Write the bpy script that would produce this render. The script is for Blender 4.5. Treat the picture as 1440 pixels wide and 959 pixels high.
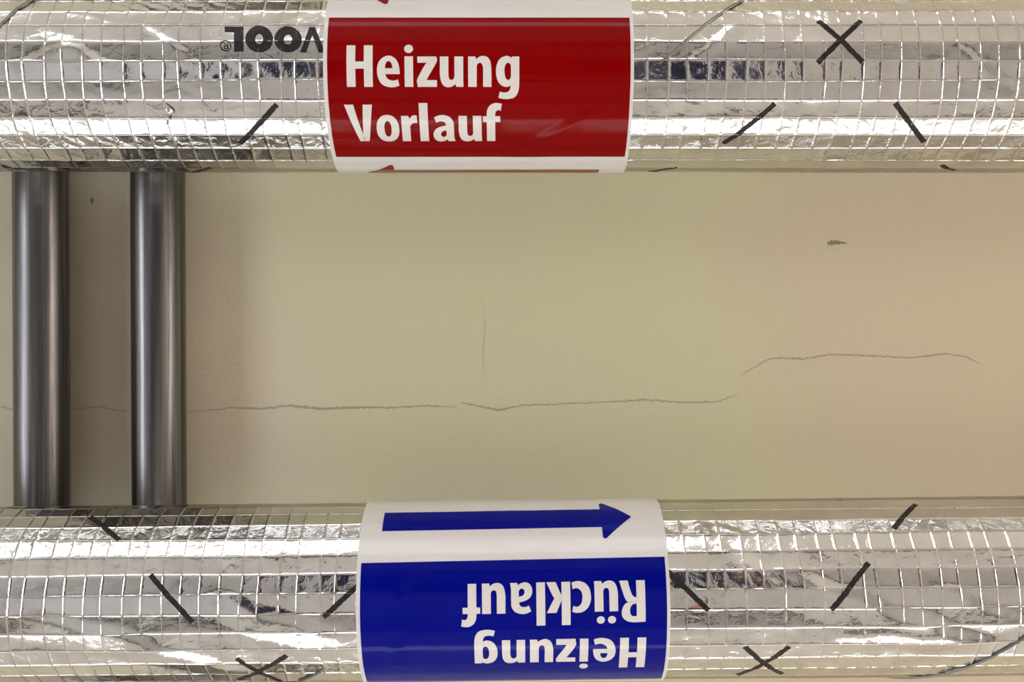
import bpy, bmesh, math, random
import numpy as np
from mathutils import Vector

# ------------------------------------------------------------------ camera, light, exposure
F = 1500.0                       # focal length in pixels of the 1440 px wide frame
CAM_Z = 1.66
sc = bpy.context.scene
for o in list(bpy.data.objects):
    bpy.data.objects.remove(o)
cam = bpy.data.cameras.new('camera')
cam.sensor_width = 36.0
cam.lens = 36.0 * F / 1440.0
cam.clip_start = 0.01
cam_o = bpy.data.objects.new('camera', cam)
cam_o.location = (0, 0, CAM_Z)
cam_o.rotation_euler = (math.pi, 0, 0)          # looks straight up at the ceiling
sc.collection.objects.link(cam_o)
sc.camera = cam_o

world = bpy.data.worlds.new('world')
sc.world = world
world.use_nodes = True
world.node_tree.nodes['Background'].inputs[0].default_value = (0.75, 0.8, 0.9, 1)
world.node_tree.nodes['Background'].inputs[1].default_value = 0.05
sc.view_settings.view_transform = 'Standard'
sc.view_settings.look = 'None'
sc.view_settings.gamma = 1.0
sc.view_settings.use_curve_mapping = False
sc.view_settings.exposure = -0.28

LAMP_H = 1.42  # height of the added wall lamps, all out of view
ADDED_LAMP_RIGHT = (35.0, (1.0, 0.865, 0.755))
ADDED_LAMP_LEFT = (7.5, (0.94, 0.98, 1.10))
ADDED_LAMP_BACK = (3.8, (0.97, 0.98, 1.0))
ADDED_LAMP_FRONT = (4.2, (0.96, 0.98, 1.04))

COL = sc.collection
PI = math.pi
rad = math.radians

# ------------------------------------------------------------------ helpers
def link(o, parent=None):
    COL.objects.link(o)
    if parent is not None:
        o.parent = parent
    return o

def mesh_obj(name, verts, faces, mat, parent=None, smooth=True):
    me = bpy.data.meshes.new(name)
    me.from_pydata([tuple(v) for v in verts], [], [tuple(f) for f in faces])
    if smooth:
        me.polygons.foreach_set('use_smooth', [True] * len(me.polygons))
    me.materials.append(mat)
    me.update()
    return link(bpy.data.objects.new(name, me), parent)

def grid_obj(name, P, mat, parent=None, close_v=False):
    """P: array (nu, nv, 3) -> quad mesh, built fast"""
    nu, nv, _ = P.shape
    jj = np.arange(nv if close_v else nv - 1)
    ii = np.arange(nu - 1)
    I, J = np.meshgrid(ii, jj, indexing='ij')
    J2 = (J + 1) % nv
    quads = np.stack([I * nv + J, (I + 1) * nv + J, (I + 1) * nv + J2, I * nv + J2], -1).reshape(-1, 4)
    me = bpy.data.meshes.new(name)
    me.vertices.add(nu * nv)
    me.vertices.foreach_set('co', P.reshape(-1).astype(np.float32))
    n = len(quads)
    me.loops.add(n * 4)
    me.loops.foreach_set('vertex_index', quads.reshape(-1).astype(np.int32))
    me.polygons.add(n)
    me.polygons.foreach_set('loop_start', np.arange(0, n * 4, 4, dtype=np.int32))
    me.polygons.foreach_set('use_smooth', np.ones(n, dtype=bool))
    me.materials.append(mat)
    me.update(calc_edges=True)
    me.validate()
    return link(bpy.data.objects.new(name, me), parent)

def empty(name, loc, rz=0.0):
    o = bpy.data.objects.new(name, None)
    o.empty_display_size = 0.05
    o.location = loc
    o.rotation_euler = (0, 0, rz)
    return link(o)

def tag(o, label, cat, group=None):
    o['label'] = label
    o['category'] = cat
    if group:
        o['group'] = group
    return o

def structure(o):
    o['kind'] = 'structure'
    return o

def box_obj(name, lo, hi, mat, parent=None, bevel=0.0):
    bm = bmesh.new()
    bmesh.ops.create_cube(bm, size=1.0)
    for v in bm.verts:
        v.co = Vector([lo[k] + (v.co[k] + 0.5) * (hi[k] - lo[k]) for k in range(3)])
    if bevel:
        bmesh.ops.bevel(bm, geom=bm.edges[:], offset=bevel, segments=2, affect='EDGES')
    me = bpy.data.meshes.new(name)
    bm.to_mesh(me)
    bm.free()
    me.materials.append(mat)
    return link(bpy.data.objects.new(name, me), parent)

def catmull(pts, n):
    """smooth curve through pts, n samples"""
    p = np.array(pts, float)
    if len(p) == 2:
        t = np.linspace(0, 1, n)[:, None]
        return p[0] * (1 - t) + p[1] * t
    p = np.vstack([2 * p[0] - p[1], p, 2 * p[-1] - p[-2]])
    m = len(p) - 3
    out = []
    for s in np.linspace(0, m - 1e-9, n):
        k = int(s)
        t = s - k
        a, b, c, d = p[k:k + 4]
        out.append(0.5 * (2 * b + (c - a) * t + (2 * a - 5 * b + 4 * c - d) * t * t + (3 * b - a - 3 * c + d) * t ** 3))
    return np.array(out)

# ------------------------------------------------------------------ materials
def nodes_of(name):
    m = bpy.data.materials.new(name)
    m.use_nodes = True
    nt = m.node_tree
    b = nt.nodes['Principled BSDF']
    return m, nt, b

def noise(nt, scale, detail=2.0, rough=0.5, vec=None, dist=0.0):
    n = nt.nodes.new('ShaderNodeTexNoise')
    n.inputs['Scale'].default_value = scale
    n.inputs['Detail'].default_value = detail
    n.inputs['Roughness'].default_value = rough
    n.inputs['Distortion'].default_value = dist
    if vec is not None:
        nt.links.new(vec, n.inputs['Vector'])
    return n

def ramp(nt, fac, stops):
    r = nt.nodes.new('ShaderNodeValToRGB')
    els = r.color_ramp.elements
    while len(els) < len(stops):
        els.new(0.5)
    for e, (p, c) in zip(els, stops):
        e.position = p
        e.color = (c[0], c[1], c[2], 1)
    nt.links.new(fac, r.inputs['Fac'])
    return r

def obj_coords(nt, scale=(1, 1, 1)):
    t = nt.nodes.new('ShaderNodeTexCoord')
    mp = nt.nodes.new('ShaderNodeMapping')
    mp.inputs['Scale'].default_value = scale
    nt.links.new(t.outputs['Object'], mp.inputs['Vector'])
    return mp.outputs['Vector']

def bump(nt, b, height, strength, distance):
    n = nt.nodes.new('ShaderNodeBump')
    n.inputs['Strength'].default_value = strength
    n.inputs['Distance'].default_value = distance
    nt.links.new(height, n.inputs['Height'])
    nt.links.new(n.outputs['Normal'], b.inputs['Normal'])

def plain(name, col, rough=0.6, metal=0.0, coat=0.0, spec=None, var=0.06, scale=30.0, bump_amt=0.0, bump_scale=200.0):
    m, nt, b = nodes_of(name)
    v = obj_coords(nt)
    n = noise(nt, scale, 3.0, vec=v)
    lo = tuple(max(0, c * (1 - var)) for c in col)
    hi = tuple(min(1, c * (1 + var)) for c in col)
    r = ramp(nt, n.outputs['Fac'], [(0.3, lo), (0.7, hi)])
    nt.links.new(r.outputs['Color'], b.inputs['Base Color'])
    b.inputs['Roughness'].default_value = rough
    b.inputs['Metallic'].default_value = metal
    b.inputs['Coat Weight'].default_value = coat
    b.inputs['Coat Roughness'].default_value = 0.08
    if spec is not None:
        b.inputs['Specular IOR Level'].default_value = spec
    if bump_amt:
        n2 = noise(nt, bump_scale, 3.0, vec=v)
        bump(nt, b, n2.outputs['Fac'], bump_amt, 0.001)
    return m

def mat_foil():
    m, nt, b = nodes_of('scrim_foil')
    v = obj_coords(nt)
    n = noise(nt, 60, 3, vec=v)
    r = ramp(nt, n.outputs['Fac'], [(0.3, (0.74, 0.735, 0.73)), (0.7, (0.87, 0.865, 0.86))])
    nt.links.new(r.outputs['Color'], b.inputs['Base Color'])
    b.inputs['Specular Tint'].default_value = (0.62, 0.59, 0.55, 1)  # grazing edges tinted darker, standing in for darker reflections
    b.inputs['Metallic'].default_value = 1.0
    r2 = ramp(nt, n.outputs['Fac'], [(0.3, (0.07,) * 3), (0.7, (0.16,) * 3)])
    nt.links.new(r2.outputs['Color'], b.inputs['Roughness'])
    n2 = noise(nt, 160, 3, 0.55, vec=v, dist=0.6)
    vo = nt.nodes.new('ShaderNodeTexVoronoi')      # crumpled patches with sharp little planes
    vo.inputs['Scale'].default_value = 170
    nt.links.new(obj_coords(nt, (0.7, 1, 1)), vo.inputs['Vector'])
    n3 = noise(nt, 22, 2, vec=v)
    mask = ramp(nt, n3.outputs['Fac'], [(0.52, (0, 0, 0)), (0.66, (1, 1, 1))])
    mul = nt.nodes.new('ShaderNodeMath'); mul.operation = 'MULTIPLY'
    nt.links.new(vo.outputs['Distance'], mul.inputs[0]); nt.links.new(mask.outputs['Color'], mul.inputs[1])
    ad = nt.nodes.new('ShaderNodeMath'); ad.operation = 'MULTIPLY_ADD'
    nt.links.new(mul.outputs[0], ad.inputs[0]); ad.inputs[1].default_value = 0.9
    nt.links.new(n2.outputs['Fac'], ad.inputs[2])
    bump(nt, b, ad.outputs[0], 0.45, 0.0006)
    return m

def mat_steel():
    m, nt, b = nodes_of('bare_steel')
    v = obj_coords(nt, (210, 3.2, 210))
    n = noise(nt, 1.0, 4, 0.6, vec=v)
    r = ramp(nt, n.outputs['Fac'], [(0.3, (0.035, 0.037, 0.042)), (0.68, (0.26, 0.25, 0.245))])
    nt.links.new(r.outputs['Color'], b.inputs['Base Color'])
    b.inputs['Metallic'].default_value = 1.0
    r2 = ramp(nt, n.outputs['Fac'], [(0.3, (0.42,) * 3), (0.7, (0.28,) * 3)])
    nt.links.new(r2.outputs['Color'], b.inputs['Roughness'])
    return m

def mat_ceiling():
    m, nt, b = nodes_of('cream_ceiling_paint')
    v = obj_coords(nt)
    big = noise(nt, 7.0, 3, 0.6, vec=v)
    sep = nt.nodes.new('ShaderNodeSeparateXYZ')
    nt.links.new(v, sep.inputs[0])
    add = nt.nodes.new('ShaderNodeMath')          # pink-green-pink cast of lamps and white balance, painted in along X
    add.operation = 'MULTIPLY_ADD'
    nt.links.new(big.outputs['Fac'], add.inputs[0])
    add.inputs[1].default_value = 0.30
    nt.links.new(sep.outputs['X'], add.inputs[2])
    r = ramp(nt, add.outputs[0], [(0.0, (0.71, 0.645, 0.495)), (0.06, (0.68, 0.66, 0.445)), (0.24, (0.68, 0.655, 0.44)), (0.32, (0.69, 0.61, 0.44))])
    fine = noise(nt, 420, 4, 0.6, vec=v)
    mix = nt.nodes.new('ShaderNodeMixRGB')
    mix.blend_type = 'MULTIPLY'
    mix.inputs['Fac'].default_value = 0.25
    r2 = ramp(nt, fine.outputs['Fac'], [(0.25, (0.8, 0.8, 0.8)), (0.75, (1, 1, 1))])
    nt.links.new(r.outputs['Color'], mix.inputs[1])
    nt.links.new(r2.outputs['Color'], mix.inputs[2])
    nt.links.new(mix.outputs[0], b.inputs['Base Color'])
    b.inputs['Roughness'].default_value = 0.85
    bump(nt, b, fine.outputs['Fac'], 0.25, 0.001)
    return m

FOIL = mat_foil()
STEEL = mat_steel()
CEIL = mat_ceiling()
WALL = plain('white_wall_paint', (0.74, 0.72, 0.67), 0.8, scale=3, bump_amt=0.1, bump_scale=150)
FLOOR = plain('grey_screed', (0.47, 0.46, 0.455), 0.7, var=0.15, scale=4)
CRACK = plain('crack_dirt', (0.45, 0.40, 0.285), 0.9)
SCUFF = plain('scuff_dirt', (0.30, 0.25, 0.17), 0.9)
INK = plain('printed_ink', (0.022, 0.017, 0.016), 0.45, spec=0.3, var=0.6, scale=900)
WOOL = plain('mineral_wool', (0.010, 0.009, 0.008), 0.95)
WIRE = plain('galvanised_wire', (0.20, 0.20, 0.19), 0.42, metal=1.0)
PAPER = plain('white_label_film', (0.76, 0.74, 0.73), 0.32, coat=0.3, var=0.02)
RED = plain('red_label_print', (0.24, 0.0005, 0.001), 0.14, spec=0.13, var=0.05)
BLUE = plain('blue_label_print', (0.001, 0.004, 0.24), 0.14, spec=0.13, var=0.05)
LETTER = plain('white_letter_print', (0.78, 0.75, 0.72), 0.32, coat=0.3, var=0.02)
LAMP_BODY = plain('lamp_housing', (0.75, 0.75, 0.74), 0.45)

def mat_emit(name, col, strength):
    m, nt, b = nodes_of(name)
    b.inputs['Base Color'].default_value = (0.9, 0.9, 0.9, 1)
    b.inputs['Emission Color'].default_value = (*col, 1)
    b.inputs['Emission Strength'].default_value = strength
    return m

# ------------------------------------------------------------------ the room
CEIL_Z = CAM_Z + 0.590
RX0, RX1, RY0, RY1 = -1.7, 1.7, -1.5, 1.5
T = 0.12
floor = structure(box_obj('floor', (RX0 - T, RY0 - T, -0.1), (RX1 + T, RY1 + T, 0.0), FLOOR))
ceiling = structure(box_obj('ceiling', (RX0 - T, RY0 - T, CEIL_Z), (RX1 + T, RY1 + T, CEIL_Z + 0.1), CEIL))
structure(box_obj('wall_left', (RX0 - T, RY0 - T, 0), (RX0, RY1 + T, CEIL_Z), WALL))
structure(box_obj('wall_right', (RX1, RY0 - T, 0), (RX1 + T, RY1 + T, CEIL_Z), WALL))
structure(box_obj('wall_front', (RX0, RY0 - T, 0), (RX1, RY0, CEIL_Z), WALL))
structure(box_obj('wall_back', (RX0, RY1, 0), (RX1, RY1 + T, CEIL_Z), WALL))

def ceil_pt(px, py, dz=0.0002):
    z = CEIL_Z - dz
    d = z - CAM_Z
    return np.array([(px - 720) / F * d, (py - 479.5) / F * d, z])

def ceiling_line(name, pts, widths, mat, jag=0.0, seed=1, step=3.0):
    """an irregular thin line of cracked or dirty paint on the ceiling (pixel path, pixel widths)"""
    rnd = random.Random(seed)
    L, Rr = [], []
    for k in range(len(pts) - 1):
        a, b = np.array(pts[k], float), np.array(pts[k + 1], float)
        n = max(2, int(np.linalg.norm(b - a) / step))
        for q in range(n + (k == len(pts) - 2)):
            t = q / n
            p = a + (b - a) * t
            w = 1.25 * (widths[k] * (1 - t) + widths[k + 1] * t) * (0.55 + 0.9 * rnd.random())
            dd = (b - a) / np.linalg.norm(b - a)
            nn = np.array([-dd[1], dd[0]])
            p = p + nn * (rnd.random() - 0.5) * jag
            L.append(ceil_pt(*(p + nn * w / 2)))
            Rr.append(ceil_pt(*(p - nn * w / 2)))
    n = len(L)
    me_v = L + Rr
    faces = [(k, k + 1, n + k + 1, n + k) for k in range(n - 1)]
    return mesh_obj(name, me_v, faces, mat, ceiling, smooth=False)

ceiling_line('crack', [(262, 580), (330, 573), (372, 575), (405, 570), (450, 575), (510, 573), (560, 573), (600, 570), (640, 573)],
             [0.8, 1.2, 2.0, 2.2, 2.6, 2.2, 1.2, 1.8, 1.0], CRACK, 1.6, 3)
ceiling_line('crack', [(650, 567), (675, 571), (700, 577), (735, 570), (790, 568), (860, 565), (905, 562), (960, 566), (1010, 565), (1040, 553)],
             [1.4, 1.6, 2.0, 1.5, 1.3, 1.0, 1.6, 1.4, 1.1, 0.5], CRACK, 1.6, 4)
ceiling_line('crack', [(1040, 528), (1062, 516), (1085, 503), (1130, 505), (1165, 498), (1220, 500), (1280, 503), (1330, 497), (1362, 503), (1380, 513)],
             [0.5, 0.7, 1.4, 1.8, 1.5, 1.4, 1.6, 1.4, 1.4, 0.6], CRACK, 1.6, 5)
ceiling_line('crack', [(100, 575), (140, 572), (186, 580)], [0.7, 1.2, 0.7], CRACK, 1.4, 6)
ceiling_line('crack', [(0, 572), (18, 576)], [1.4, 1.4], CRACK, 1.0, 7)
ceiling_line('crack', [(678, 410), (682, 460), (679, 500), (682, 540)], [0.15, 0.4, 0.35, 0.1], CRACK, 1.0, 8)
ceiling_line('scuff_mark', [(1164, 342.5), (1172, 341), (1180, 341), (1191, 342)], [5, 5, 4, 1.5], SCUFF, 0.5, 9, 1.5)
ceiling_line('scuff_mark', [(129, 278), (129.5, 282), (129, 287)], [2.5, 3.5, 2], SCUFF, 0.5, 10, 1.5)

# ------------------------------------------------------------------ bare steel pipes across the ceiling
def tube_between(name, a, b, r, mat, parent=None, nseg=48, nlen=40):
    a, b = np.array(a, float), np.array(b, float)
    d = (b - a) / np.linalg.norm(b - a)
    up = np.array([0, 0, 1.0])
    s = np.cross(d, up); s /= np.linalg.norm(s)
    u = np.cross(s, d)
    t = np.linspace(0, 1, nlen)
    th = np.linspace(0, 2 * PI, nseg, endpoint=False)
    P = (a[None, None] + (b - a)[None, None] * t[:, None, None]
         + r * (np.cos(th)[None, :, None] * s + np.sin(th)[None, :, None] * u))
    return grid_obj(name, P, mat, parent, close_v=True)

STEEL_Z = CAM_Z + 0.571
SR = 0.0141
def steel_pipe(px_top, px_bot, label):
    d = STEEL_Z - CAM_Z
    x0 = (px_top - 720) / F * d
    x1 = (px_bot - 720) / F * d
    slope = (x1 - x0) / (470 / F * d)
    xm = (x0 + x1) / 2
    o = tube_between('steel_pipe', (xm + slope * RY0, RY0, STEEL_Z), (xm + slope * RY1, RY1, STEEL_Z), SR, STEEL)
    return tag(o, label, 'pipe', 'bare steel pipes under the ceiling')

steel_pipe(57.2, 59.5, 'thin bare grey steel pipe nearest the left edge, crossing behind both foil pipes')
steel_pipe(221.8, 224.3, 'thin bare grey steel pipe crossing behind both foil pipes, the one nearer the printed labels')

# ------------------------------------------------------------------ foil covered heating pipes
R = 0.042
NV = 31                          # longitudinal scrim threads round the jacket
DV = 2 * PI / NV
PX = 0.0086                      # spacing of the ring threads

def smooth_noise(rng, n, waves, amp, lo, hi):
    """n functions of x: random sums of sines"""
    fr = rng.uniform(lo, hi, (n, waves)); ph = rng.uniform(0, 2 * PI, (n, waves)); am = rng.normal(0, 1, (n, waves))
    return fr, ph, am * amp / math.sqrt(waves)

class Pipe:
    def __init__(s, yc, zc, yaw, seed):
        s.yc, s.zc, s.yaw = yc, zc, yaw
        rng = np.random.default_rng(seed)
        s.j0 = -170
        j = np.arange(s.j0, 171)
        s.xj = PX * (j + 0.055 * np.where(j % 2 == 0, 1, -1) + rng.normal(0, 0.045, len(j)))
        # radius offset of every thread crossing: strips tilt as wholes, then each crossing a little
        strip = rng.normal(0, 0.00019, NV)
        fr, ph, am = smooth_noise(rng, NV, 4, 0.00016, 6, 34)
        D = strip[None, :] + (np.sin(s.xj[:, None, None] * fr + ph) * am).sum(-1)
        s.D = D + rng.normal(0, 0.000045, D.shape)
        s.pil = np.abs(rng.normal(0.00006, 0.00005, D.shape))
        s.wv = smooth_noise(rng, NV, 3, 0.03, 10, 60)       # wander of lengthwise threads
        s.wu = smooth_noise(rng, len(j), 3, 0.00035, 1, 7)  # wander of ring threads
        n = 32                               # carry the threads on to the walls
        s.xj = np.concatenate([s.xj[0] - PX * np.arange(n, 0, -1), s.xj, s.xj[-1] + PX * np.arange(1, n + 1)])
        s.D = np.pad(s.D, ((n, n), (0, 0)), mode='reflect')
        s.pil = np.pad(s.pil, ((n, n), (0, 0)), mode='reflect')
        s.wu = tuple(np.pad(q, ((n, n), (0, 0)), mode='reflect') for q in s.wu)
        s.creases = []
        s.crinkle = []
        for k in range(34):                  # short random folds in the foil
            x0, t0 = rng.uniform(-0.28, 0.28), rng.uniform(-1.3, 1.3)
            ang = rng.normal(0, 0.5) + (0.45 if rng.random() < 0.6 else -0.45)
            L = rng.uniform(0.015, 0.06)
            s.creases.append((x0, t0, x0 + L * math.cos(ang), t0 + L * math.sin(ang) / R, rng.uniform(0.00008, 0.00032), rng.uniform(0.003, 0.008)))
        g = rng.normal(0, 1, (10, 4))
        s.lf = g
    # -- thread coordinates
    def wanderV(s, x, i):
        fr, ph, am = s.wv
        i = np.asarray(i) % NV
        return (np.sin(x[..., None] * fr[i] + ph[i]) * am[i]).sum(-1)
    def wanderU(s, th, j):
        fr, ph, am = s.wu
        fr = np.round(fr)
        return (np.sin(th[..., None] * fr[j] + ph[j]) * am[j]).sum(-1)
    def uv(s, x, th):
        """thread coordinates (j, fu), (i, fv) of surface points"""
        U = np.interp(x, s.xj, np.arange(len(s.xj)))
        j = np.clip(np.round(U).astype(int), 0, len(s.xj) - 1)
        U = np.interp(x - s.wanderU(th, j), s.xj, np.arange(len(s.xj)))
        V = th / DV
        V = V - s.wanderV(x, np.round(V).astype(int))
        return U, V
    def base(s, x, th, U, V, soft=False):
        j = np.clip(np.floor(U).astype(int), 0, len(s.xj) - 2); fu = U - j
        i = np.floor(V).astype(int); fv = V - i
        i0, i1 = i % NV, (i + 1) % NV
        D = s.D
        if soft:
            su = fu * fu * (3 - 2 * fu); sv = fv * fv * (3 - 2 * fv)
        else:
            su, sv = fu, fv
        d = (D[j, i0] * (1 - su) + D[j + 1, i0] * su) * (1 - sv) + (D[j, i1] * (1 - su) + D[j + 1, i1] * su) * sv
        return d, j, fu, i0, fv
    def radius(s, x, th, U=None, V=None):
        if U is None:
            U, V = s.uv(x, th)
        d, j, fu, i0, fv = s.base(x, th, U, V)
        sag = R * (1 - math.cos(DV / 2))
        r = R + d - 1.05 * sag * 4 * fv * (1 - fv)
        r = r - s.pil[j, i0] * (4 * fu * (1 - fu)) * (4 * fv * (1 - fv)) ** 0.5
        au = np.minimum(fu, 1 - fu) * PX
        av = np.minimum(fv, 1 - fv) * DV * R
        ridge = np.maximum(0.00018 * np.exp(-(au / 0.00034) ** 2), 0.00015 * np.exp(-(av / 0.00030) ** 2))
        r = r + ridge
        # diagonal creases
        for (x0, t0, x1, t1, amp, w) in s.creases:
            ax, ay = x0, t0 * R
            bx, by = x1, t1 * R
            L = math.hypot(bx - ax, by - ay)
            ex, ey = (bx - ax) / L, (by - ay) / L
            tpar = (x - ax) * ex + (th * R - ay) * ey
            dper = -(x - ax) * ey + (th * R - ay) * ex
            dper = dper + 0.0006 * np.sin(tpar * 210 + x0 * 99)
            fade = np.clip(np.minimum(tpar, L - tpar) / (0.25 * L), 0, 1)
            prof = np.where(dper > 0, np.clip(1 - dper / w, 0, 1), np.clip(1 + dper / (w * 0.45), 0, 1))
            r = r + amp * fade * prof
        for (x0, t0, rx, rt, amp, q) in s.crinkle:
            m = np.clip(1 - ((x - x0) / rx) ** 2 - ((th - t0) / rt) ** 2, 0, 1)
            nz = (np.sin(x * 1450 + q + 2.1 * np.sin(th * 31 + q)) * np.sin(th * 71 + 1.7 * np.sin(x * 700 + q))
                  + 0.6 * np.sin(x * 620 - th * 43 + q * 2))
            r = r + amp * m * nz
        return r
    def label_radius(s, x, th):
        U, V = s.uv(x, th)
        d, j, fu, i0, fv = s.base(x, th, U, V, soft=True)
        sag = R * (1 - math.cos(DV / 2))
        r = R + 0.00055 + 0.55 * d - 0.45 * sag * (0.5 - 0.5 * np.cos(2 * PI * fv))
        for (x0, t0, x1, t1, amp, w) in getattr(s, 'label_creases', []):
            ax, ay = x0, t0 * R
            bx, by = x1, t1 * R
            L = math.hypot(bx - ax, by - ay)
            ex, ey = (bx - ax) / L, (by - ay) / L
            tpar = (x - ax) * ex + (th * R - ay) * ey
            dper = -(x - ax) * ey + (th * R - ay) * ex
            fade = np.clip(np.minimum(tpar, L - tpar) / (0.3 * L), 0, 1)
            prof = np.where(dper > 0, np.clip(1 - dper / w, 0, 1), np.clip(1 + dper / (w * 0.3), 0, 1))
            r = r + amp * fade * prof
        return r
    def point(s, x, th, r):
        return np.stack([x, r * np.sin(th), -r * np.cos(th)], -1)
    # -- a pixel of the photograph -> (x, theta) on the pipe
    def hit(s, px, py, r=R):
        c, n = math.cos(s.yaw), math.sin(s.yaw)
        d = np.array([(px - 720) / F, (py - 479.5) / F, 1.0])
        o = np.array([0, -s.yc, CAM_Z - s.zc])
        # into pipe frame
        o = np.array([c * o[0] + n * o[1], -n * o[0] + c * o[1], o[2]])
        d = np.array([c * d[0] + n * d[1], -n * d[0] + c * d[1], d[2]])
        A = d[1] ** 2 + d[2] ** 2
        B = o[1] * d[1] + o[2] * d[2]
        C = o[1] ** 2 + o[2] ** 2 - r * r
        disc = B * B - A * C
        t = (-B - math.sqrt(max(disc, 0))) / A
        p = o + d * t
        return p[0], math.atan2(p[1], -p[2])

PIPE_Z = CAM_Z + 0.512
top = Pipe(-0.1237, PIPE_Z, 0.0, 11)
bot = Pipe(0.1191, PIPE_Z, -0.0105, 23)

def crease(p, a, b, amp, w):
    x0, t0 = p.hit(*a); x1, t1 = p.hit(*b)
    p.creases.append((x0, t0, x1, t1, amp * 1.9, w * 1.15))
crease(top, (60, 50), (190, 112), 0.0004, 0.008)
crease(top, (190, 30), (280, 95), 0.0003, 0.006)
crease(top, (0, 100), (120, 60), 0.0003, 0.006)
crease(top, (1330, 60), (1440, 140), 0.0004, 0.008)
crease(top, (960, 95), (1060, 20), 0.0003, 0.005)
crease(bot, (0, 858), (230, 912), 0.0006, 0.010)
crease(bot, (280, 835), (500, 905), 0.0006, 0.010)
crease(bot, (180, 905), (380, 950), 0.0004, 0.008)
crease(bot, (1030, 770), (1110, 850), 0.0005, 0.009)
crease(bot, (1080, 800), (1400, 915), 0.0008, 0.012)
crease(bot, (1300, 820), (1440, 880), 0.0005, 0.009)
crease(bot, (1140, 890), (1440, 900), 0.0004, 0.007)
def crinkle(p, c, rx, rt, amp, q):
    x, t = p.hit(*c)
    p.crinkle.append((x, t, rx, rt, amp * 1.9, q))
crinkle(top, (1200, 12), 0.13, 0.30, 0.00009, 1.0)
crinkle(top, (960, 15), 0.05, 0.22, 0.00009, 2.0)
crinkle(top, (220, 8), 0.06, 0.20, 0.00007, 3.0)
crinkle(top, (110, 195), 0.05, 0.16, 0.00005, 4.0)
crinkle(top, (300, 105), 0.08, 0.14, 0.00005, 5.0)
crinkle(bot, (460, 940), 0.04, 0.25, 0.00009, 6.0)
crinkle(bot, (420, 840), 0.07, 0.18, 0.00006, 7.0)
crinkle(bot, (1080, 750), 0.10, 0.12, 0.00005, 8.0)
crinkle(bot, (1300, 935), 0.09, 0.25, 0.00008, 9.0)
crinkle(bot, (1040, 830), 0.06, 0.14, 0.00006, 10.0)

FINE = np.array([0, 0.025, 0.05, 0.085, 0.16, 0.32, 0.5, 0.68, 0.84, 0.915, 0.95, 0.975])
MID = np.array([0, 0.045, 0.09, 0.5, 0.91, 0.955])
COARSE = np.array([0, 0.5])

def build_jacket(p, parent):
    nj = len(p.xj)
    us = []
    for j in range(nj - 1):
        if p.xj[j + 1] < RX0 or p.xj[j] > RX1:
            continue
        us.append(j + (FINE if abs(p.xj[j]) < 0.30 else MID if abs(p.xj[j]) < 0.80 else COARSE))
    us.append([us[-1][-1] + 0.5])
    us = np.concatenate(us)
    vs = []
    for i in range(NV):
        th = (i + 0.5) * DV
        th = (th + PI) % (2 * PI) - PI
        vs.append(i + (FINE if abs(th) < rad(115) else np.array([0, 0.33, 0.66])))
    vs = np.concatenate(vs)
    U, V = np.meshgrid(us, vs, indexing='ij')
    x = np.interp(U, np.arange(nj), p.xj)
    th = V * DV
    for _ in range(3):                     # undo the wander of the threads
        jn = np.clip(np.round(U).astype(int), 0, nj - 1)
        x = np.interp(U, np.arange(nj), p.xj) + p.wanderU(th, jn)
        th = (V + p.wanderV(x, np.round(V).astype(int))) * DV
    thw = (th + PI) % (2 * PI) - PI
    r = p.radius(x, thw, U, V)
    under = (x > p.lab[0] + 0.0004) & (x < p.lab[1] - 0.0004)      # pressed flat below the label
    r = np.where(under, np.minimum(r, p.label_radius(x, thw) - 0.00015), r)
    x = np.clip(x, RX0, RX1)
    return grid_obj('foil_jacket', p.point(x, thw, r), FOIL, parent, close_v=True)

def strip_faces(verts, faces, A, B, across):
    n = len(A)
    b0 = len(verts)
    for k in range(n):
        for q in range(across + 1):
            t = q / across
            verts.append(A[k] * (1 - t) + B[k] * t)
    w = across + 1
    for k in range(n - 1):
        for q in range(across):
            faces.append((b0 + k * w + q, b0 + (k + 1) * w + q, b0 + (k + 1) * w + q + 1, b0 + k * w + q + 1))

def print_obj(name, p, verts2, faces, mat, parent, off, on_label=False):
    v = np.array(verts2)
    x, th = v[:, 0], v[:, 1]
    r = (p.label_radius(x, th) if on_label else p.radius(x, th)) + off
    P = p.point(x, th, r)
    # faces look outwards
    out = []
    for f in faces:
        a, b, c = P[f[0]], P[f[1]], P[f[2]]
        nrm = np.cross(b - a, c - a)
        rd = np.array([0, a[1], a[2]])
        out.append(f if np.dot(nrm, rd) > 0 else f[::-1])
    return mesh_obj(name, P, out, mat, parent)

INK_OFF = 0.00010
def px_stroke(p, verts, faces, a, b, w, jag=0.0, rnd=None):
    """printed bar between two pixels of the photograph"""
    a, b = np.array(a, float), np.array(b, float)
    (ax, at), (bx, bt) = p.hit(*a), p.hit(*b)
    A2, B2 = np.array([ax, at * R]), np.array([bx, bt * R])
    L = np.linalg.norm(B2 - A2)
    d = (B2 - A2) / L
    nn = np.array([-d[1], d[0]]) * (w * 0.475 / F) / 2
    n = max(6, int(L / 0.0005))
    ra, rb = [], []
    for k in range(n):
        c = A2 + (B2 - A2) * k / (n - 1)
        for lst, sgn in ((ra, 1), (rb, -1)):
            q = c + nn * sgn * (1 + (jag * (rnd.random() - 0.5) if rnd else 0))
            lst.append(np.array([q[0], q[1] / R]))
    strip_faces(verts, faces, ra, rb, 4)

def printed_mark(p, strokes, parent, w=7.5, seed=0):
    rnd = random.Random(seed)
    verts, faces = [], []
    for a, b in strokes:
        px_stroke(p, verts, faces, a, b, w, 0.25, rnd)
    return print_obj('printed_mark', p, verts, faces, INK, parent, INK_OFF)

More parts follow.
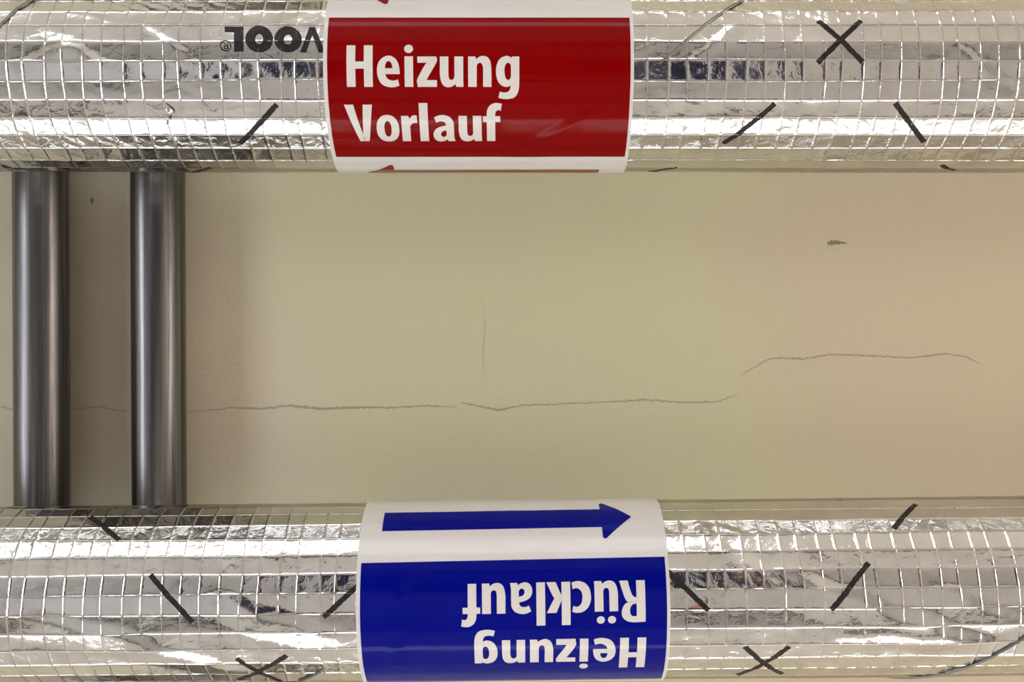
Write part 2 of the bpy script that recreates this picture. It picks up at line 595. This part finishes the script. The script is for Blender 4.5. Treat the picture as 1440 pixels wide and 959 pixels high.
top_root = empty('heating_pipe', (0, top.yc, top.zc), top.yaw)
tag(top_root, 'foil wrapped heating pipe along the top carrying the red label', 'heating pipe', 'foil wrapped heating pipes')
bot_root = empty('heating_pipe', (0, bot.yc, bot.zc), bot.yaw)
tag(bot_root, 'foil wrapped heating pipe along the bottom carrying the blue label', 'heating pipe', 'foil wrapped heating pipes')
top.lab = (top.hit(454.5, 60, R + 0.0007)[0], top.hit(891.5, 60, R + 0.0007)[0])
bot.lab = (bot.hit(500.5, 870, R + 0.0007)[0], bot.hit(943, 870, R + 0.0007)[0])
build_jacket(top, top_root)
build_jacket(bot, bot_root)

for k, st in enumerate([
        [((337, 203), (389, 147))], [((262, 242), (297, 235.5))], [((2, 233), (36, 240))],
        [((1150, 29), (1213, 87)), ((1211, 29), (1150, 88))],
        [((1017, 203), (1090, 146))], [((1259, 145), (1300, 201))], [((1324, 232), (1343, 240))],
        [((898, 242), (953, 236))]]):
    printed_mark(top, st, top_root, 7.5, k)
for k, st in enumerate([
        [((127, 727), (168, 760))], [((211, 808), (271, 875))], [((455, 868), (508, 819))],
        [((333, 926), (395, 957)), ((403, 922), (335, 956))],
        [((936, 801), (996, 858))], [((1257, 743), (1288, 709))], [((1168, 857), (1222, 791))],
        [((1047, 909), (1100, 948)), ((1110, 909), (1037, 949))]]):
    printed_mark(bot, st, bot_root, 7.5, 20 + k)

# printed maker's lettering, upside down beside the red label
def ring2(cx, cy, ro, ri, n=48):
    t = np.linspace(0, 2 * PI, n)
    A = np.stack([cx + ro[0] * np.cos(t), cy + ro[1] * np.sin(t)], -1)
    B = np.stack([cx + ri[0] * np.cos(t), cy + ri[1] * np.sin(t)], -1)
    return A, B
def px_strip(p, verts, faces, A, B, across=4):
    strip_faces(verts, faces, [np.array(p.hit(*a)) for a in A], [np.array(p.hit(*b)) for b in B], across)
def lin(a, b, n=24):
    return catmull([a, b], n)
v_, f_ = [], []
px_strip(top, v_, f_, lin((329, 38), (329, 72.5)), lin((342.5, 38), (342.5, 72.5)), 8)
px_strip(top, v_, f_, lin((316, 37.7), (330, 37.7)), lin((316, 45), (330, 45)), 5)
px_strip(top, v_, f_, *ring2(364.5, 55, (19.5, 18.5), (5.6, 7)), 9)
px_strip(top, v_, f_, *ring2(405, 55.5, (19.5, 18.0), (5.8, 7)), 9)
px_strip(top, v_, f_, lin((422, 73.5), (435, 38)), lin((430.5, 73.5), (443, 38)), 5)
px_strip(top, v_, f_, lin((435, 38), (448, 73.5)), lin((443, 38), (457, 73.5)), 5)
px_strip(top, v_, f_, *ring2(317.2, 64.2, (8.0, 7.8), (6.4, 6.3)), 2)
px_strip(top, v_, f_, lin((319.5, 60), (319.5, 68.5)), lin((321.0, 60), (321.0, 68.5)), 2)
px_strip(top, v_, f_, *ring2(317.5, 66.2, (3.2, 2.6), (1.8, 1.2), 20), 2)
px_strip(top, v_, f_, lin((314.0, 60), (317.5, 64)), lin((315.8, 60), (319, 64)), 2)
print_obj('printed_lettering', top, v_, f_, INK, top_root, INK_OFF)

# small tear in the foil: dark slit with curled lips
v_, f_ = [], []
px_strip(top, v_, f_, catmull([(232.5, 145.5), (240, 152), (244.5, 157), (243.5, 159.5)], 14), catmull([(234, 145.5), (242, 151.5), (245.5, 156), (244.5, 160)], 14), 2)
px_strip(top, v_, f_, catmull([(239.5, 161), (236, 167), (233, 175)], 10), catmull([(241.5, 161.5), (239, 169), (234, 176)], 10), 2)
print_obj('tear', top, v_, f_, WOOL, top_root, 0.00015)
def curl(path, lift, width):
    xs = [np.array(top.hit(*q)) for q in catmull(path, 16)]
    rows = []
    for k, q in enumerate(xs):
        e = math.sin(PI * k / 15)
        row = []
        for c in range(6):
            t = c / 5
            r = float(top.radius(np.array([q[0]]), np.array([q[1]]))[0]) + lift * e * math.sin(t * 2.2) + 0.0001
            x = q[0] - width * e * t
            th = q[1]
            row.append([x, r * math.sin(th), -r * math.cos(th)])
        rows.append(row)
    grid_obj('torn_flap', np.array(rows), FOIL, top_root)
curl([(234, 150), (240, 154), (242.5, 159), (239, 164)], 0.0012, 0.0022)
curl([(238, 164), (235, 170), (233, 176)], 0.0008, -0.0012)

# ------------------------------------------------------------------ binding wires
def wire(p, parent, pts, label):
    d = np.array(pts, float)
    th = np.linspace(d[0, 0], d[-1, 0], int(abs(d[-1, 0] - d[0, 0]) / 2.0))
    x = np.interp(th, d[:, 0], d[:, 1])
    k = np.ones(9) / 9
    xp = np.concatenate([np.full(4, x[0]) , x, np.full(4, x[-1])])
    x = np.convolve(xp, k, 'valid')
    t = np.radians(th)
    wr = 0.00055
    tw = (t + PI) % (2 * PI) - PI
    r = p.radius(x, tw)
    under = (np.abs(x + 0.01) < 0.075)
    r = np.where(under, R - 0.0011, np.maximum(r, R) + wr * 0.75)
    C = np.stack([x, r * np.sin(t), -r * np.cos(t)], -1)
    tan = np.gradient(C, axis=0)
    tan /= np.linalg.norm(tan, axis=1)[:, None]
    nr = np.stack([0 * t, np.sin(t), -np.cos(t)], -1)
    bi = np.cross(tan, nr)
    bi /= np.linalg.norm(bi, axis=1)[:, None]
    nr = np.cross(bi, tan)
    a = np.linspace(0, 2 * PI, 10, endpoint=False)
    P = C[:, None] + wr * (np.cos(a)[None, :, None] * nr[:, None] + np.sin(a)[None, :, None] * bi[:, None])
    o = grid_obj('binding_wire', P, WIRE, parent, close_v=True)
    o['label'] = label
    return o

wire(top, top_root, [(-420, 0.40), (-49, 0.107), (16, 0.0535), (180, -0.09), (312, -0.2175), (339, -0.227), (560, -0.40)],
     'thin grey binding wire spiralling round the foil pipe with the red label')
wire(bot, bot_root, [(-340, 0.52), (17, 0.229), (70, 0.187), (381, -0.0695), (427, -0.105), (700, -0.33)],
     'thin grey binding wire spiralling round the foil pipe with the blue label')

# ------------------------------------------------------------------ lettering
def rect(x0, y0, x1, y1):
    return [((x0, y0), (x0, y1)), ((x1, y0), (x1, y1))], 1
def G(*a):
    return a
# every glyph: list of (rail A, rail B), cap height 100, baseline 0
def disc(cx, cy, r):
    t = np.linspace(0, PI, 14)
    return ([(cx - r * math.cos(a), cy + r * math.sin(a)) for a in t], [(cx - r * math.cos(a), cy - r * math.sin(a)) for a in t])
def rc(x0, y0, x1, y1):
    return ([(x0, y0), (x0, y1)], [(x1, y0), (x1, y1)])
def ring(cx, cy, ox, oy, ix, iy, pw=2.25):
    t = np.linspace(0, 2 * PI, 40)
    def se(rx, ry):
        return [(cx + rx * math.copysign(abs(math.cos(a)) ** (2 / pw), math.cos(a)), cy + ry * math.copysign(abs(math.sin(a)) ** (2 / pw), math.sin(a))) for a in t]
    return (se(ox, oy), se(ix, iy))
U_ = [([(0, 72), (0, 50), (0, 28), (3, 12), (9, 2.5), (19, -1), (30, 2), (38, 9)], [(20, 72), (20, 50), (20, 30), (21, 21), (24, 17), (28, 16.5), (31.5, 18.5), (34.5, 24)]),
      ([(34, 72), (34, 40), (34.5, 14), (38, 0)], [(54.5, 72), (54.5, 40), (54.5, 14), (55, 0)])]
GL = {
    'H': [rc(0, 0, 20.5, 100), rc(40.5, 0, 61, 100), rc(18, 43, 43, 60)],
    'e': [([(53, 30), (53, 38), (50, 55), (42, 68), (28, 74.5), (13, 69), (3, 56), (0, 37), (4, 17), (14, 4), (31, -1), (43, 0), (52, 3)],
           [(36, 30), (36, 44), (35, 52), (32.5, 58), (27, 61), (22, 58), (19.5, 51), (18.5, 40), (20, 28), (24, 20), (34, 15), (42, 15.5), (49, 17.5)]),
          rc(15, 30, 40, 44)],
    'i': [rc(0, 0, 20, 72.5), disc(9.5, 91, 10.4)],
    'z': [rc(0.5, 57, 45, 72), rc(0.5, 0, 46, 16), ([(0.5, 5), (0.5, 19), (23, 58), (44, 71)], [(20, 5), (21, 15), (45, 58), (45, 71)])],
    'u': U_,
    'n': [([(0, 72), (0, 60), (0, 0)], [(16.5, 72), (20, 58), (20, 0)]),
          ([(15, 60), (24, 70), (35, 73.5), (45, 70.5), (51.5, 61), (54, 46), (54.5, 22), (54.5, 0)],
           [(19, 44), (21.5, 53), (27, 57), (31, 55.5), (34, 50), (35, 42), (35, 20), (35, 0)])],
    'g': [([(40, 66), (30, 72.5), (22, 73), (10, 67), (2.5, 54), (0, 36), (3, 17), (11, 5), (22, 0), (31, 1.5), (39, 8)],
           [(37, 46), (33, 54.5), (28, 57), (23.5, 54), (20.5, 47), (20, 37), (21, 26), (24, 19), (28, 16.5), (32, 18), (36, 25)]),
          ([(54.5, 72), (54.5, 45), (54.5, 20), (54, 0), (51, -14), (43, -25), (28, -29), (16, -28.5), (5.5, -26)],
           [(37.5, 72), (35, 58), (35, 30), (34.5, 6), (33, -5), (29, -11), (22, -13), (16, -13), (9, -11)])],
    'V': [([(0, 100), (24.8, 20), (31, 0)], [(21.5, 100), (39.5, 20), (44, 0)]), ([(44, 100), (39.5, 20), (38, 0)], [(66, 100), (56, 20), (52.5, 0)])],
    'o': [ring(27, 36.7, 27, 37.7, 8.5, 22)],
    'r': [([(0, 72), (0, 60), (0, 0)], [(17, 72), (20, 58), (20, 0)]), ([(16, 58), (23, 69), (30, 73.5), (37, 73)], [(19, 38), (22, 47), (28, 52.5), (38, 53.5)])],
    'l': [rc(0, 0, 20.5, 104)],
    'a': [([(3, 68), (14, 73), (26, 74), (40, 69), (48, 58), (49.5, 45), (49.5, 15), (52, 0)], [(8, 54), (16, 57.5), (24, 57), (29.5, 53), (31, 46), (31.5, 30), (32, 12), (35, 0)]),
          ([(34, 47), (18, 43), (6, 36), (0, 23), (2, 9), (9, 1), (18, -1), (28, 2), (36, 9)], [(33, 33), (25, 31.5), (20, 28), (18, 22), (19, 17), (23, 14), (26.5, 14), (30, 17), (33, 22)])],
    'f': [([(9, 0), (9, 40), (9, 75), (11, 88), (17, 98), (27, 103.5), (36, 103.7), (45, 102)], [(29, 0), (29, 40), (29, 72), (30, 80), (33, 85), (36, 86), (39, 86), (42.5, 84)]), rc(0, 56, 41, 71)],
    'R': [rc(0, 0, 20.5, 100), ([(8, 100), (30, 100.5), (45, 96), (54, 86), (55.5, 73), (51, 60), (42, 52), (16, 46)], [(18, 85), (28, 85.5), (33, 83), (36, 76), (36, 67), (33, 60), (28, 56), (18, 55)]),
          ([(16, 56), (34, 54), (43, 49), (49, 38), (54, 22), (60, 0)], [(16, 40), (25, 39.5), (30, 35), (33, 28), (36, 18), (40, 0)])],
    'ü': U_ + [disc(14.5, 93, 9.4), disc(40.5, 93, 9.4)],
    'c': [([(44, 71.5), (33, 74), (20, 72), (8, 63), (1, 48), (0, 34), (3, 17), (13, 4), (27, -1), (38, 0), (44.5, 2.5)],
           [(41.5, 57), (34, 59.5), (27, 57), (22, 50), (20, 40), (20, 32), (22, 24), (27, 18), (33, 15.5), (38, 16), (42.5, 18)])],
    'k': [rc(0, 0, 20.5, 104), ([(18, 40), (22, 47), (33, 73)], [(20, 28), (37, 38.5), (55.5, 73)]), ([(20, 46), (37, 39), (56, 0)], [(18, 32), (21.5, 30), (34, 0)])],
}
WORDS = {
    'Heizung': [('H', 0), ('e', 71), ('i', 135.5), ('z', 165), ('u', 218), ('n', 284), ('g', 349)],
    'Vorlauf': [('V', -3), ('o', 70), ('r', 130), ('l', 173), ('a', 205), ('u', 266), ('f', 324)],
    'Rücklauf': [('R', 0), ('ü', 64), ('c', 127), ('k', 175), ('l', 234), ('a', 264), ('u', 327), ('f', 386)],
}
SU, SV = 0.0001885, 0.0001795
RL = R + 0.0007
def word_strips(word, put):
    """put(u, v) -> (x, theta)"""
    verts, faces = [], []
    for ch, u0 in WORDS[word]:
        for A, B in GL[ch]:
            straight = len(A) == 2
            n = 14 if straight else max(22, 3 * len(A))
            a, b = catmull(A, n), catmull(B, n)
            strip_faces(verts, faces, [np.array(put(u0 + q[0], q[1])) for q in a], [np.array(put(u0 + q[0], q[1])) for q in b], 4)
    return verts, faces

L_PANEL, L_ARROW, L_LETTER = 0.00009, 0.00009, 0.00018

def build_label(p, xl, xr, panel_t0, text, colour, skew, arrow_dir, arrow_x, label, turned, arrow_shift=0.0):
    """xl, xr: sheet ends; panel_t0: angle of the panel edge with the smaller angle; skew: slant of the wrap"""
    root = empty('pipe_label', (0, p.yc, p.zc), p.yaw)
    tag(root, label, 'label', 'printed labels wrapped round the foil pipes')
    xm = (xl + xr) / 2
    def sk(x, t):
        return t + skew * (x - xm) / R
    def patch(name, x0, x1, t0, t1, off, mat, nx, nt, parent):
        x = np.linspace(x0, x1, nx); t = np.linspace(t0, t1, nt)
        X, Tt = np.meshgrid(x, t, indexing='ij')
        Th = sk(X, Tt)
        Tw = (Th + PI) % (2 * PI) - PI
        r = p.label_radius(X, Tw) + off
        return grid_obj(name, p.point(X, Th, r), mat, parent)
    # the sheet, once round with a short overlap at the back
    x = np.linspace(xl, xr, 200); t = np.linspace(-PI, PI, 420, endpoint=False)
    X, Tt = np.meshgrid(x, t, indexing='ij')
    sheet = grid_obj('label_sheet', p.point(X, sk(X, Tt), p.label_radius(X, (sk(X, Tt) + PI) % (2 * PI) - PI)), PAPER, root, close_v=True)
    span = SPAN
    for q in (0, 1):
        t0 = panel_t0 + q * PI
        pan = patch('colour_panel', xl + 0.0018, xr - 0.0015, t0, t0 + span, L_PANEL, colour, 180, 130 if q == 0 else 60, root)
        for (word, ub, tb) in text:
            def put(u, v, ub=ub, tb=tb, q=q):
                if turned:
                    x_, t_ = ub - u * SU, tb + v * SV / R
                else:
                    x_, t_ = ub + u * SU, tb - v * SV / R
                t_ = sk(x_, t_) + q * PI
                return (x_, t_)
            vv, ff = word_strips(word, put)
            vv = [np.array([a, (b + PI) % (2 * PI) - PI]) if q else np.array([a, b]) for a, b in vv]
            print_obj('lettering', p, vv, ff, LETTER, pan, L_LETTER, True)
    # arrows between the panels
    for q in (0, 1):
        tc = panel_t0 - ARROW_GAP if q == 0 else panel_t0 + SPAN + ARROW_GAP - arrow_shift
        hh, sh = ARROW_HH, ARROW_SH
        xt, xb, xe = arrow_x                      # tip, base of the head, tail
        vv, ff = [], []
        def st(A, B, n=30, across=6):
            strip_faces(vv, ff, [np.array([a[0], sk(a[0], a[1])]) for a in catmull(A, n)], [np.array([a[0], sk(a[0], a[1])]) for a in catmull(B, n)], across)
        st([(xe, tc - sh), (xb, tc - sh)], [(xe, tc + sh), (xb, tc + sh)], 90, 10)
        rr = 0.0011
        sg = 1 if xt > xb else -1
        # rounded head: inset triangle, stroked edges and round corners
        c1, c2, c3 = (xb + sg * rr * 0.6, tc - hh + 1.6 * rr / R), (xt - sg * rr * 2.0, tc), (xb + sg * rr * 0.6, tc + hh - 1.6 * rr / R)
        st([c1, c2], [c3, c2], 30, 12)
        for (a, b) in ((c1, c2), (c2, c3), (c3, c1)):
            A2, B2 = np.array([a[0], a[1] * R]), np.array([b[0], b[1] * R])
            d = (B2 - A2) / np.linalg.norm(B2 - A2); nn = np.array([-d[1], d[0]]) * rr
            f2 = lambda w_: (w_[0], w_[1] / R)
            st([f2(A2 + nn), f2(B2 + nn)], [f2(A2 - nn), f2(B2 - nn)], 24, 3)
        for c in (c1, c2, c3):
            dA, dB = disc(c[0], c[1] * R, rr)
            st([(a, b / R) for a, b in dA], [(a, b / R) for a, b in dB], 14, 3)
        print_obj('arrow', p, vv, ff, colour, root, L_ARROW, True)
    return root

SPAN = top.hit(680, 221, RL)[1] - top.hit(680, 24.5, RL)[1]
_b = [bot.hit(700, y, RL)[1] for y in (718.3, 743.7, 787.5)]
ARROW_GAP = _b[2] - (_b[0] + _b[1]) / 2
ARROW_SH = (_b[1] - _b[0]) / 2
ARROW_HH = ARROW_SH * 2.1
# red label: edges and baselines read off the photograph
rt0 = top.hit(680, 24.5, RL)[1]
top.label_creases = [(top.hit(700, 221, RL)[0], top.hit(700, 221, RL)[1], top.hit(845, 155, RL)[0], top.hit(845, 155, RL)[1], 0.00045, 0.012)]
build_label(top, top.hit(454.5, 60, RL)[0], top.hit(891.5, 60, RL)[0], rt0,
            [('Heizung', top.hit(487.2, 95, RL)[0], top.hit(600, 122.2, RL)[1]), ('Vorlauf', top.hit(487.3, 170, RL)[0], top.hit(600, 198.8, RL)[1])],
            RED, 0.0, -1, (-0.0708, -0.0563, 0.0415),
            'white label with red panel reading Heizung Vorlauf, wrapped round the foil pipe', False, rad(3.0))
bt0 = bot.hit(720, 787, RL)[1]
bot.label_creases = [(bot.hit(530, 870, RL)[0], bot.hit(530, 870, RL)[1], bot.hit(625, 790, RL)[0], bot.hit(625, 790, RL)[1], 0.0004, 0.012),
                     (bot.hit(545, 925, RL)[0], bot.hit(545, 925, RL)[1], bot.hit(600, 880, RL)[0], bot.hit(600, 880, RL)[1], 0.0003, 0.012)]
bsk = -0.011
def unsk(th, x, xm):
    return th - bsk * (x - xm) / R
bxl, bxr = bot.hit(500.5, 870, RL)[0], bot.hit(943, 870, RL)[0]
bxm = (bxl + bxr) / 2
h1 = bot.hit(905, 815.7, RL); h2 = bot.hit(905, 896.3, RL)
build_label(bot, bxl, bxr, bt0,
            [('Rücklauf', bot.hit(907.6, 845, RL)[0], unsk(h1[1], h1[0], bxm)), ('Heizung', bot.hit(908.0, 915, RL)[0], unsk(h2[1], h2[0], bxm))],
            BLUE, bsk, 1, (0.0562, 0.0418, -0.0588),
            'white label with blue panel reading Heizung Rücklauf upside down, wrapped round the foil pipe', True)

# ------------------------------------------------------------------ added wall lamps, out of view, lighting ceiling and foil
def added_wall_lamp(loc, rz, length, spec, label, hh=0.055):
    """added, unseen lamp fixed to a wall; local +Y points into the room"""
    root = tag(empty('added_wall_lamp', loc, rz), label, 'lamp', 'added lamps on the unseen walls')
    box_obj('housing', (-length / 2, 0.0, -hh * 0.82), (length / 2, 0.04, hh * 0.82), LAMP_BODY, root, 0.004)
    E = mat_emit('added_lamp_glow', spec[1], spec[0])
    th = np.linspace(-PI / 2, PI / 2, 24)
    xs = np.linspace(-length / 2 + 0.02, length / 2 - 0.02, 8)
    P = np.stack(np.broadcast_arrays(xs[:, None], 0.04 + 0.05 * np.cos(th)[None], hh * np.sin(th)[None]), -1)
    grid_obj('diffuser', P, E, root)
    for s in (-1, 1):
        box_obj('end_cap', (s * length / 2 - 0.02, 0.002, -hh - 0.005), (s * length / 2 + 0.02, 0.095, hh + 0.005), LAMP_BODY, root, 0.004)
    return root
added_wall_lamp((0.05, RY1, LAMP_H), PI, 2.3, ADDED_LAMP_BACK, 'added strip lamp on the unseen wall beyond the blue labelled pipe', 0.17)
added_wall_lamp((-0.35, RY0, LAMP_H), 0, 1.5, ADDED_LAMP_FRONT, 'added strip lamp on the unseen wall beyond the red labelled pipe', 0.15)
added_wall_lamp((RX1, 0.0, LAMP_H), PI / 2, 1.5, ADDED_LAMP_RIGHT, 'added strip lamp on the unseen wall at the right end of the foil pipes')
added_wall_lamp((RX0, 0.0, 1.05), -PI / 2, 1.3, ADDED_LAMP_LEFT, 'added tall panel lamp on the unseen wall at the left end of the foil pipes', 0.30)

# added dark skirting, out of view, giving the foil something dark to mirror
DARK = plain('dark_grey_paint', (0.05, 0.052, 0.058), 0.5)
structure(box_obj('added_baseboard_front', (RX0, RY0, 0), (RX1, RY0 + 0.015, 0.22), DARK))
structure(box_obj('added_baseboard_back', (RX0, RY1 - 0.015, 0), (RX1, RY1, 0.22), DARK))

# ------------------------------------------------------------------ the photographer, mirrored in the foil, and the phone
NAVY = plain('navy_cloth', (0.026, 0.036, 0.095), 0.9)
JEANS = plain('dark_trouser_cloth', (0.02, 0.022, 0.03), 0.9)
SKIN = plain('skin', (0.50, 0.28, 0.21), 0.55)
HAIR = plain('brown_hair', (0.05, 0.03, 0.02), 0.7)
SHOE = plain('dark_shoe_leather', (0.02, 0.018, 0.016), 0.5)
PHONE = plain('black_phone_case', (0.012, 0.012, 0.014), 0.4)
GLASS = plain('phone_screen', (0.01, 0.01, 0.012), 0.1)

person = tag(empty('person', (0.0, -0.24, 0.0)), 'person in a navy top reaching a phone up towards the pipes, mirrored in the foil', 'person')

def skinned(name, chains, mat, root_key, parent, sub=2):
    """chains: lists of (x, y, z, radius); equal points are merged"""
    idx, verts, rads, edges = {}, [], [], []
    for ch in chains:
        last = None
        for (x, y, z, r) in ch:
            k = (round(x, 4), round(y, 4), round(z, 4))
            if k not in idx:
                idx[k] = len(verts); verts.append((x, y, z)); rads.append(r)
            if last is not None and last != idx[k]:
                edges.append((last, idx[k]))
            last = idx[k]
    me = bpy.data.meshes.new(name)
    me.from_pydata(verts, edges, [])
    me.materials.append(mat)
    o = link(bpy.data.objects.new(name, me), parent)
    o.modifiers.new('skin', 'SKIN').use_smooth_shade = True
    for k, sv in enumerate(me.skin_vertices[0].data):
        sv.radius = (rads[k], rads[k])
        sv.use_root = (k == root_key)
    m = o.modifiers.new('sub', 'SUBSURF')
    m.levels = m.render_levels = sub
    return o

# coordinates relative to the person's feet; he faces +Y and looks up
PEL, SP, CH, NK, HD0 = (0, 0, 0.92, 0.13), (0, -0.01, 1.10, 0.125), (0, -0.02, 1.28, 0.135), (0, -0.01, 1.41, 0.055), (0, 0.005, 1.47, 0.07)
HD1 = (0, -0.02, 1.54, 0.082)
chains = [[PEL, SP, CH, NK, HD0, HD1, (0, -0.035, 1.60, 0.06)]]
cloth_top = [[PEL, SP, CH, (0, -0.01, 1.385, 0.07)]]
cloth_leg = []
tip_z = 1.642
for s in (-1, 1):
    sh, el, wr = (s * 0.17, -0.01, 1.34, 0.06), (s * 0.27, 0.14, 1.30, 0.045), (s * 0.15, 0.23, 1.53, 0.028)
    palm = (s * 0.125, 0.245, 1.59, 0.026)
    chains.append([CH, sh, el, wr, palm])
    for q, (dx, ln) in enumerate(((-0.024, 0.030), (-0.008, 0.036), (0.008, 0.034), (0.024, 0.026))):
        b = (s * 0.112, 0.247 + dx, 1.615, 0.009)
        m_ = (s * 0.100, 0.248 + dx * 1.1, 1.615 + ln * 0.6, 0.0085)
        t_ = (s * (0.100 - 0.020), 0.248 + dx * 1.1, 1.619 + ln * 0.9, 0.007)
        chains.append([palm, b, m_, t_])
    chains.append([palm, (s * 0.100, 0.215, 1.600, 0.010), (s * 0.075, 0.214, 1.626, 0.009), (s * 0.060, 0.218, 1.632, 0.008)])
    hip, kn, an, toe = (s * 0.09, 0, 0.86, 0.09), (s * 0.11, 0.015, 0.48, 0.058), (s * 0.12, -0.01, 0.09, 0.042), (s * 0.135, 0.14, 0.035, 0.032)
    chains.append([PEL, hip, kn, an, toe])
    cloth_top.append([CH, (s * 0.175, -0.01, 1.345, 0.072), (s * 0.275, 0.14, 1.295, 0.058), (s * 0.165, 0.222, 1.50, 0.040)])
    cloth_leg.append([(s * 0.085, 0, 0.88, 0.105), (s * 0.11, 0.012, 0.48, 0.074), (s * 0.12, -0.01, 0.11, 0.064)])
    skinned('shoe', [[(s * 0.12, -0.04, 0.045, 0.045), (s * 0.125, 0.05, 0.045, 0.045), (s * 0.135, 0.16, 0.036, 0.036)]], SHOE, 0, person)
skinned('body', chains, SKIN, 0, person)
grow = lambda L, e: [[(x, y, z, r + e) for x, y, z, r in c] for c in L]
skinned('navy_top', grow(cloth_top, 0.012), NAVY, 0, person)
skinned('trousers', [cloth_leg[0][::-1] + [(0, 0, 0.95, 0.135)] + cloth_leg[1]], JEANS, 3, person)
def ell(name, c, r, mat, cut=None):
    t = np.linspace(0, PI, 16); f = np.linspace(0, 2 * PI, 24, endpoint=False)
    P = np.stack(np.broadcast_arrays(c[0] + r[0] * np.sin(t)[:, None] * np.cos(f)[None], c[1] + r[1] * np.sin(t)[:, None] * np.sin(f)[None], c[2] + r[2] * np.cos(t)[:, None]), -1)
    return grid_obj(name, P, mat, person, close_v=True)
ell('hair', (0, -0.058, 1.535), (0.084, 0.075, 0.092), HAIR)
ell('nose', (0, 0.062, 1.575), (0.012, 0.014, 0.020), SKIN)
for s in (-1, 1):
    ell('eye', (s * 0.03, 0.040, 1.600), (0.013, 0.010, 0.010), GLASS)
    ell('ear', (s * 0.082, -0.01, 1.545), (0.010, 0.020, 0.030), SKIN)
ell('mouth', (0, 0.068, 1.535), (0.024, 0.008, 0.008), plain('lips', (0.40, 0.14, 0.12), 0.5))

phone = tag(empty('phone', (0.0, 0.0, CAM_Z - 0.016)), 'black phone held flat under the pipes, taking the picture', 'phone')
box_obj('case', (-0.074, -0.036, 0), (0.074, 0.036, 0.008), PHONE, phone, 0.003)
box_obj('screen', (-0.070, -0.032, -0.0006), (0.070, 0.032, 0.0002), GLASS, phone)
box_obj('lens_bump', (-0.016, -0.016, 0.008), (0.016, 0.016, 0.0095), GLASS, phone, 0.0006)
